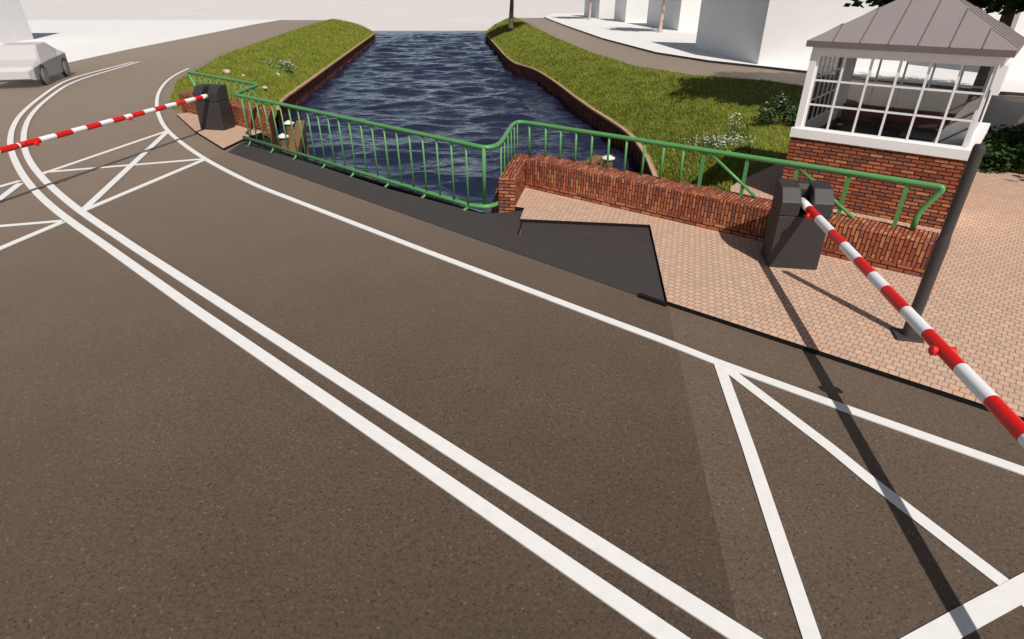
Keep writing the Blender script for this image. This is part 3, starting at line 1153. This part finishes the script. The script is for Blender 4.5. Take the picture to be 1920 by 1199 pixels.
def window(side, x0, x1, cols_, rows, zs0=1.313, zs1=2.53, bar_=.034, d1=.10):
    """a window in the wall plane: frame with glazing bars, one pane behind them"""
    def tr(a, b, c):      # a along the wall, b depth inwards, c up
        if side == 0:
            return (a, b, c)
        if side == 1:
            return (HW - b - .06, a, c)
        if side == 2:
            return (HW - a, HW - b, c)
        return (b, HW - a, c)
    m_ = MB()

    def bx(a0, a1, b0, b1, c0, c1):
        s = MB().box(a0, a1, b0, b1, c0, c1)
        m_.add([tr(*p) for p in s.v], s.f)
    for i in range(cols_ + 1):
        xc = x0 + (x1 - x0) * i / cols_
        w_ = bar_ if 0 < i < cols_ else .045
        bx(xc - w_ / 2, xc + w_ / 2, .055, d1, zs0, zs1)
    n = cols_
    for j in range(rows + 1):
        zc = zs0 + .01 + (zs1 - zs0 - .02) * j / rows
        for i in range(n):
            xa = x0 + (x1 - x0) * i / n + .018
            xb = x0 + (x1 - x0) * (i + 1) / n - .018
            bx(xa, xb, .059, d1 - .004, zc - .016, zc + .016)
    w = m_.build('window', [M['frame']], hs)
    g = MB().box(x0, x1, .063, .067, zs0, zs1)
    mk('pane', [tr(*p) for p in g.v], g.f, M['glass'], w)
    return w


window(0, .145, 2.605, 6, 3)
window(1, .20, HW - .20, 1, 1, zs1=2.53)
window(2, .20, HW - .20, 5, 2)
window(3, .20, HW - .20, 7, 3, bar_=.026, d1=.075)
# roof
EO, ze, fh = .075, 2.645, .095
A_ = HW + EO
apex = (HW / 2, HW / 2, 3.60)
m_ = MB()
v = [(-EO, -EO, ze + fh), (A_, -EO, ze + fh), (A_, A_, ze + fh), (-EO, A_, ze + fh), apex]
m_.add(v, [(0, 1, 4), (1, 2, 4), (2, 3, 4), (3, 0, 4)])
rf = m_.build('roof', [M['roof']], hs)
m_ = MB()
m_.box(-EO, A_, -EO, -EO + .03, ze, ze + fh - .001)
m_.box(-EO, A_, A_ - .03, A_, ze, ze + fh - .001)
m_.box(-EO, -EO + .03, -EO + .03, A_ - .03, ze, ze + fh - .001)
m_.box(A_ - .03, A_, -EO + .03, A_ - .03, ze, ze + fh - .001)
m_.build('fascia', [M['fascia']], rf)
MB().box(-EO + .031, A_ - .031, -EO + .031, A_ - .031, ze + .012, ze + .03).build('soffit', [M['frame']], rf)
m_ = MB()
ap = Vector(apex)
for s_ in range(4):
    c_, sn = math.cos(s_ * math.pi / 2), math.sin(s_ * math.pi / 2)
    for k in range(1, 7):
        x = -EO + (A_ + EO) * k / 7
        half = (A_ + EO) / 2
        tt = 1 - abs(x - HW / 2) / half          # how far up the slope before meeting the hip
        y0, y1 = -EO, -EO + half * tt
        zA, zB = ze + fh, ze + fh + (apex[2] - ze - fh) * tt
        pts = []
        for (yy, zz) in ((y0, zA + .004), (y1, zB + .004)):
            X, Y = x - HW / 2, yy - HW / 2
            pts.append((HW / 2 + X * c_ - Y * sn, HW / 2 + X * sn + Y * c_, zz))
        m_.tube(pts, .011, 6)
m_.build('seam', [M['seam']], rf)
# white panel high on the right side and a door panel below it
MB().box(HW - .055, HW + .05, .03, .60, 2.12, 2.53).build('side_panel', [M['frame']], hs)
MB().box(HW + .001, HW + .026, .35, 1.35, .02, 1.144).build('door', [M['frame']], hs)

# inside the cabin
ds = thing('control_desk', 'dark control desk behind the front window of the brick cabin', 'desk', (HL[0], HL[1], .31), HR)
bevel(MB().box(.65, 1.55, .55, 1.1, .0, 1.02).build('cabinet', [M['darkwood']], ds), .01)
MB().box(.72, 1.42, .535, .549, .90, .94).build('handle', [M['paleboard']], ds)
bevel(MB().box(1.58, 2.12, .55, 1.1, 0, 1.04).build('console', [M['desk']], ds), .01)
MB().box(.45, 2.3, 1.75, 2.35, .86, .92).build('worktop', [M['desk']], ds)
bd = thing('folding_screen', 'pale board with modelled slanting shadow bars inside the cabin window', 'screen', (HL[0], HL[1], .31), HR)
BX = -.03
BY = .34
v = [(2.16, .30, .02), (2.52, .30, .02), (2.52, .30, 1.30), (2.38, .30, 1.72), (2.16, .30, 1.10)]
v = [(x + BX, y + BY, z) for x, y, z in ((2.10, .18, .02), (2.58, .46, .02), (2.58, .46, 1.74), (2.46, .39, 1.74), (2.10, .18, .95))]
vv = v + [(x, y + .05, z) for x, y, z in v]
mk('board', vv, [(0, 1, 2, 3, 4), (9, 8, 7, 6, 5)] + [(i, 5 + i, 5 + (i + 1) % 5, (i + 1) % 5) for i in range(5)], M['paleboard'], bd)
m_ = MB()
for zb in (.95, 1.20, 1.45):
    m_.tube([(2.13 + BX, .185 + BY, zb), (2.55 + BX, .43 + BY, zb + .30)], .014, 6)
m_.build('bar', [M['shadebar']], bd)  # window bar shadows falling on the board, modelled as grey bars
sh = thing('shelf_unit', 'dark red shelf along the rear wall inside the brick cabin', 'shelf', (HL[0], HL[1], .31), HR)
MB().box(.25, 2.45, 2.36, 2.49, .80, 1.20).build('back_panel', [M['redwood']], sh)
MB().box(.25, 2.45, 2.25, 2.355, .78, .82).build('shelf', [M['paleboard']], sh)

# ---------------------------------------------------------------- white blocks around the square
def block(label, p1, p2, p3, h, zb=.12):
    """p1>p2 shaded left face, p2>p3 front"""
    p4 = p3 + (p1 - p2)
    t = thing('building', label, 'building', (p2.x, p2.y, zb), 0, 'plain white block buildings')
    m_ = MB().prism([xy(p1), xy(p2), xy(p3), xy(p4)], zb, zb + h, 0)
    m_.build('wall', [M['white']], t, origin=tuple(t.location))
    m_ = MB().prism([xy(p1.lerp(p3, .04)), xy(p2.lerp(p4, .04)), xy(p3.lerp(p1, .04)), xy(p4.lerp(p2, .04))], zb + h, zb + h + .25, 0)
    m_.build('roof', [M['white']], t, origin=tuple(t.location))


FD = Vector((.92, -.39, 0))


def front_to(p2, u):
    return along(p2, p2 + FD * 25, u)


p = at(1122.5, 35, .12)
block('farthest plain white block building on the right side of the square', at(1095, 31, .12), p, front_to(p, 1151), 5)
p = at(1172, 42.5, .12)
block('second farthest plain white block building right of the canal', at(1151, 38, .12), p, front_to(p, 1213), 5)
p = at(1271, 58, .12)
block('plain white block building behind the slim tree with green leaves', at(1212, 47, .12), p, front_to(p, 1325), 5)
p = at(1420.5, 121, .12)
block('largest plain white block with grey left face left of the cabin roof', at(1303, 90, .12), p, front_to(p, 1700), 6)
p = at(1870, 141, .12)
block('plain white block behind the right edge of the cabin roof', at(1861, 136, .12), p, p + FD * 12, 6)
t = thing('building', 'plain pale block at the left edge behind the white car', 'building', (-36.8, 50.1, .03), R(7), 'plain white block buildings')
MB().box(-16, 0, -26, 0, 0, 9).build('wall', [M['white']], t)
MB().box(-15.7, -.3, -25.7, -.3, 9, 9.25).build('roof', [M['white']], t)

# ---------------------------------------------------------------- car
def car():
    t = thing('car', 'faceted white car on the road at the left edge', 'car', (-20.72, 27.3, 0), R(107.9 - 90))
    # y forward axis = away from the camera; local x to the right
    secs = [  # y, half width bottom, half width belt, half width top, z bottom, z belt, z top
        (-2.30, .70, .74, .70, .34, .62, .66), (-2.12, .86, .90, .80, .27, .74, .80), (-1.25, .92, .95, .80, .25, .84, .98), (-.35, .92, .96, .66, .25, .88, 1.46),
        (.75, .92, .96, .66, .25, .92, 1.50), (1.65, .92, .95, .70, .25, .96, 1.16), (2.15, .86, .88, .78, .30, .94, 1.00), (2.28, .74, .76, .72, .40, .80, .84)]
    v, f = [], []
    for y, wb, wm, wt, zb, zm, zt in secs:
        v += [(-wb, y, zb), (-wm, y, zm), (-wt, y, zt), (wt, y, zt), (wm, y, zm), (wb, y, zb)]
    for i in range(len(secs) - 1):
        for j in range(6):
            j2 = (j + 1) % 6
            f.append((6 * i + j, 6 * i + j2, 6 * i + 6 + j2, 6 * i + 6 + j))
    f += [tuple(range(6))[::-1], tuple(6 * (len(secs) - 1) + j for j in range(6))]
    bevel(mk('body', v, [q_[::-1] for q_ in f], M['car'], t), .03, 2)
    for y in (-1.40, 1.40):
        for s in (-1, 1):
            m_ = MB().tube([(s * .86, y, .40), (s * .962, y, .40)], .40, 24)
            m_.build('wheel_arch', [M['pole']], t)
            w = MB().tube([(s * .80, y, .33), (s * .975, y, .33)], .33, 24).build('wheel', [M['wheel']], t)
            MB().tube([(s * .976, y, .33), (s * .984, y, .33)], .23, 20).build('rim', [M['wheel']], w)


car()

# ---------------------------------------------------------------- trees
def leaf_cloud(centres, n, spread, size, seed, zmin=-99):
    rg = np.random.default_rng(seed)
    c = np.array(centres)
    idx = rg.integers(0, len(c), n)
    p = c[idx] + rg.normal(0, 1, (n, 3)) * spread * np.array([1, 1, .7])
    p = p[p[:, 2] > zmin]
    n = len(p)
    a = rg.random(n) * 2 * np.pi
    tl = rg.normal(0, .6, n)
    s = size * (.6 + .8 * rg.random(n))
    d = np.stack([np.cos(a), np.sin(a), np.sin(tl) * .6], 1)
    e = np.stack([-np.sin(a), np.cos(a), np.cos(a * 3) * .8], 1)
    v = np.empty((n, 4, 3))
    v[:, 0] = p - d * s[:, None] * .5
    v[:, 1] = p + e * s[:, None] * .28
    v[:, 2] = p + d * s[:, None] * .5
    v[:, 3] = p - e * s[:, None] * .28
    f = np.arange(4 * n).reshape(n, 4)
    return v.reshape(-1, 3), f


def tree(label, loc, h_trunk, r0, cen, rad, nl, leaf, size, bark, seed, group='trees around the canal', nclump=34, lowest=None, clump=.55, extra=()):
    t = thing('tree', label, 'tree', loc, 0, group)
    rg = random.Random(seed)
    m_ = MB()
    top_ = Vector((cen[0] * .7, cen[1] * .7, h_trunk))
    m_.tube([(0, 0, -.1), (0, 0, .10), (0, 0, .4), top_ * .55, top_, Vector(cen) + Vector((0, 0, rad[2] * .6))], [r0 * 1.7, r0 * 1.25, r0, r0 * .85, r0 * .65, r0 * .12], 12)
    cl = []
    for i in range(nclump):
        while True:
            x, y, z = rg.uniform(-1, 1), rg.uniform(-1, 1), rg.uniform(-1, 1)
            q_ = x * x + y * y + z * z
            if .25 < q_ < 1:
                break
        p_ = (cen[0] + x * rad[0], cen[1] + y * rad[1], cen[2] + z * rad[2])
        if lowest is not None and p_[2] < lowest:
            p_ = (p_[0], p_[1], lowest + rg.random() * .4)
        cl.append(p_)
    for p_ in cl[:11]:
        b0 = top_.lerp(Vector(cen), rg.uniform(0, .5))
        mid = b0.lerp(Vector(p_), .5) + Vector((rg.uniform(-.2, .2), rg.uniform(-.2, .2), .15))
        m_.tube([b0, mid, p_], [r0 * .42, r0 * .25, r0 * .06], 7)
    v, f = leaf_cloud(cl, nl, clump, size, seed, (lowest or 0) - .25)
    for k, e in enumerate(extra):           # low twigs that hang out of the crown
        q_ = Vector(e) - Vector(loc)
        v2, f2 = leaf_cloud([tuple(q_)], 60, .13, size * .8, seed + k)
        f = np.concatenate([f, f2 + len(v)])
        v = np.concatenate([v, v2])
        m_.tube([top_.lerp(Vector(cen), .2), q_ * .6 + Vector((0, 0, cen[2] * .28)), q_], [.05, .03, .01], 6)
    m_.build('trunk', [bark], t, smooth=True)
    mk('crown', v.tolist(), f.tolist(), leaf, t)
    return t


p = at(958, 51, -.05)
tree('dark trunk tree on the far right bank beside the path', (p.x, p.y, -.08), 3.4, .24, (.2, .2, 5.6), (2.9, 2.9, 2.3), 5000, M['leaf'], .42, M['bark'], 11, lowest=3.6)
p = at(1237, 61, .12)
tree('slim pale trunk tree with green leaves before the white blocks', tuple(p), 2.6, .16, (.15, 0, 4.8), (1.7, 1.7, 1.8), 2600, M['leaf2'], .32, M['palebark'], 12, lowest=2.75)
p = at(1105, 37, .12)
tree('slimmest bare trunk tree before the farthest white block', tuple(p), 3.4, .15, (.1, 0, 5.9), (1.7, 1.7, 1.9), 1800, M['leaf2'], .36, M['palebark'], 13, lowest=4.2)
tree('large dark leaved tree behind the cabin roof', (14.5, 19.4, 0), 2.9, .24, (.1, .1, 5.9), (5.0, 5.0, 2.9), 70000, M['leaf'], .30, M['bark'], 14, nclump=170, lowest=3.25, clump=.55, extra=[at(1646, 1, 3.2), at(1662, 3, 3.17), at(1676, -3, 3.25), at(1655, -8, 3.3)])
tree('dark leaved tree shading the paving at the right edge', (18.2, 11.0, .06), 2.9, .26, (-.3, .2, 5.4), (5.4, 5.4, 2.6), 26000, M['leaf'], .27, M['bark'], 16, nclump=95, lowest=3.2, clump=.6)


# ---------------------------------------------------------------- small plants and stones
def shrub(label, loc, rad, nl, leaf, size, seed, flowers=0, fmat=None, cat='shrub', name='shrub'):
    t = thing(name, label, cat, loc)
    rg = random.Random(seed)
    cl = [(rg.uniform(-1, 1) * rad[0], rg.uniform(-1, 1) * rad[1], rad[2] * rg.uniform(.15, .85)) for _ in range(16)]
    v, f = leaf_cloud(cl, nl, .16 * max(rad), size, seed)
    mk('foliage', v.tolist(), f.tolist(), leaf, t)
    m_ = MB()
    for c in cl[:8]:
        m_.tube([(c[0] * .2, c[1] * .2, -.05), c], [.02, .008], 5)
    m_.build('stem', [M['bark']], t)
    if flowers:
        cl2 = [(x, y, z + rad[2] * .25) for x, y, z in cl if z > rad[2] * .35] or cl
        v, f = leaf_cloud(cl2, flowers, .10 * max(rad), size * .8, seed + 1)
        mk('blossom', v.tolist(), f.tolist(), fmat, t)
    return t


p = at(1478, 232, 0)
shrub('dark shrub with dull pink blossom left of the cabin', (p.x - .2, p.y, 0), (.75, .6, .75), 1500, M['leaf'], .10, 31, 55, M['pink'])
for (u, v), s, lab in (((1890, 320), 32, 'dark low bush on the grass by the shaded paving, nearest the cabin'), ((1930, 300), 33, 'dark low bush at the right edge of the grass')):
    p = at(u, v, 0)
    shrub(lab, (p.x + .2, p.y + .5, 0), (.9, .8, .6), 2200, M['leaf'], .11, s)
p = on_bank(1372, 262, gR)
shrub('tall umbel flower with blue green stem among white daisies', tuple(p), (.12, .12, .62), 60, M['bluegreen'], .07, 34, 50, M['petal'], 'flower', 'wild_flower')
p = on_bank(528, 132, gL)
shrub('blue green tuft with white flowers on the left bank', tuple(p), (.8, .5, .42), 420, M['bluegreen'], .11, 35, 110, M['petal'], 'plant', 'wild_flower')


def daisies(label, u0, v0, du, dv, n, seed, z=-.2):
    rg = random.Random(seed)
    m_ = MB()
    for _ in range(n):
        x, y = rg.gauss(0, .5), rg.gauss(0, .42)
        p = on_bank(u0 + x * du, v0 + y * dv, gR)
        z = p.z
        r = rg.uniform(.014, .028)
        a = rg.uniform(0, 1)
        zz = z + rg.uniform(.08, .18)
        k = 6
        m_.add([(p.x + r * math.cos(a + i * 2 * math.pi / k), p.y + r * math.sin(a + i * 2 * math.pi / k), zz + rg.uniform(-.008, .008)) for i in range(k)], [tuple(range(k))], 0)
        m_.tube([(p.x, p.y, z - .1), (p.x, p.y, zz - .006)], .004, 3, 1, False)
    tag(m_.build('daisies', [M['petal'], M['bluegreen']]), label, 'flowers', kind='stuff')


daisies('patch of small white daisies behind the green railing', 1350, 271, 62, 14, 260, 41)
for i, (u, v, s, lab) in enumerate(((425, 136, .30, 'pale pink stone on the left bank nearest the road'), (519, 141, .27, 'pale pink stone on the left bank below the blue green tuft'),
                                    (496, 165, .20, 'pale grey stone beside the far corner of the green railing'), (456, 142, .16, 'smallest grey stone between two pale stones on the left bank'))):
    p = on_bank(u, v, gL)
    s *= .72
    me = MB()
    rg = random.Random(60 + i)
    rows = []
    for a in range(5):
        z = (0, .35, .7, .92, 1.0)[a]
        rr = (1, 1.05, .85, .5, .05)[a]
        me.v += [(math.cos(k * math.pi / 4) * rr * s * rg.uniform(.85, 1.15), math.sin(k * math.pi / 4) * rr * s * .7 * rg.uniform(.85, 1.15), z * s * .75) for k in range(8)]
    for a in range(4):
        for k in range(8):
            k2 = (k + 1) % 8
            me.f.append((a * 8 + k, a * 8 + k2, a * 8 + 8 + k2, a * 8 + 8 + k))
            me.m.append(0)
    me.f.append(tuple(32 + k for k in range(8)))
    me.m.append(0)
    o = me.build('stone', [M['stone']], smooth=True)
    o.location = (p.x, p.y, p.z - .02)
    tag(o, lab, 'stone', 'pale stones on the left bank')

# ---------------------------------------------------------------- light
EL, AZ = R(49), (.363, -.932)
sdir = Vector((AZ[0] * math.cos(EL), AZ[1] * math.cos(EL), math.sin(EL)))
sl = bpy.data.lights.new('sun', 'SUN')
sl.energy = 4.5
sl.angle = R(.5)
sl.color = (1, .945, .88)
so = bpy.data.objects.new('sun', sl)
col.objects.link(so)
so.rotation_euler = sdir.to_track_quat('Z', 'Y').to_euler()
w = bpy.data.worlds.new('World')
scene.world = w
w.use_nodes = True
N, L = w.node_tree.nodes, w.node_tree.links
sky = N.new('ShaderNodeTexSky')
sky.sky_type = 'NISHITA'
sky.sun_disc = False
sky.sun_elevation = EL
sky.sun_rotation = math.atan2(AZ[0], AZ[1])
sky.dust_density = 2.0
sky.air_density = 1.0
bg = N['Background']
bg.inputs['Strength'].default_value = .052
hs_ = N.new('ShaderNodeHueSaturation')
hs_.inputs['Saturation'].default_value = .75
L.new(sky.outputs['Color'], hs_.inputs['Color'])
# hazy, brighter band of sky towards the horizon
tc_ = N.new('ShaderNodeTexCoord')
sp_ = N.new('ShaderNodeSeparateXYZ')
L.new(tc_.outputs['Generated'], sp_.inputs['Vector'])
mr_ = N.new('ShaderNodeMapRange')
mr_.interpolation_type = 'SMOOTHSTEP'
mr_.inputs['From Min'].default_value = .02
mr_.inputs['From Max'].default_value = .42
mr_.inputs['To Min'].default_value = 3.0
mr_.inputs['To Max'].default_value = .9
L.new(sp_.outputs['Z'], mr_.inputs['Value'])
vm_ = N.new('ShaderNodeVectorMath')
vm_.operation = 'SCALE'
L.new(hs_.outputs['Color'], vm_.inputs[0])
L.new(mr_.outputs['Result'], vm_.inputs['Scale'])
L.new(vm_.outputs[0], bg.inputs['Color'])
scene.view_settings.view_transform = 'Standard'
scene.view_settings.look = 'None'
scene.view_settings.exposure = 0.0
scene.view_settings.gamma = 1
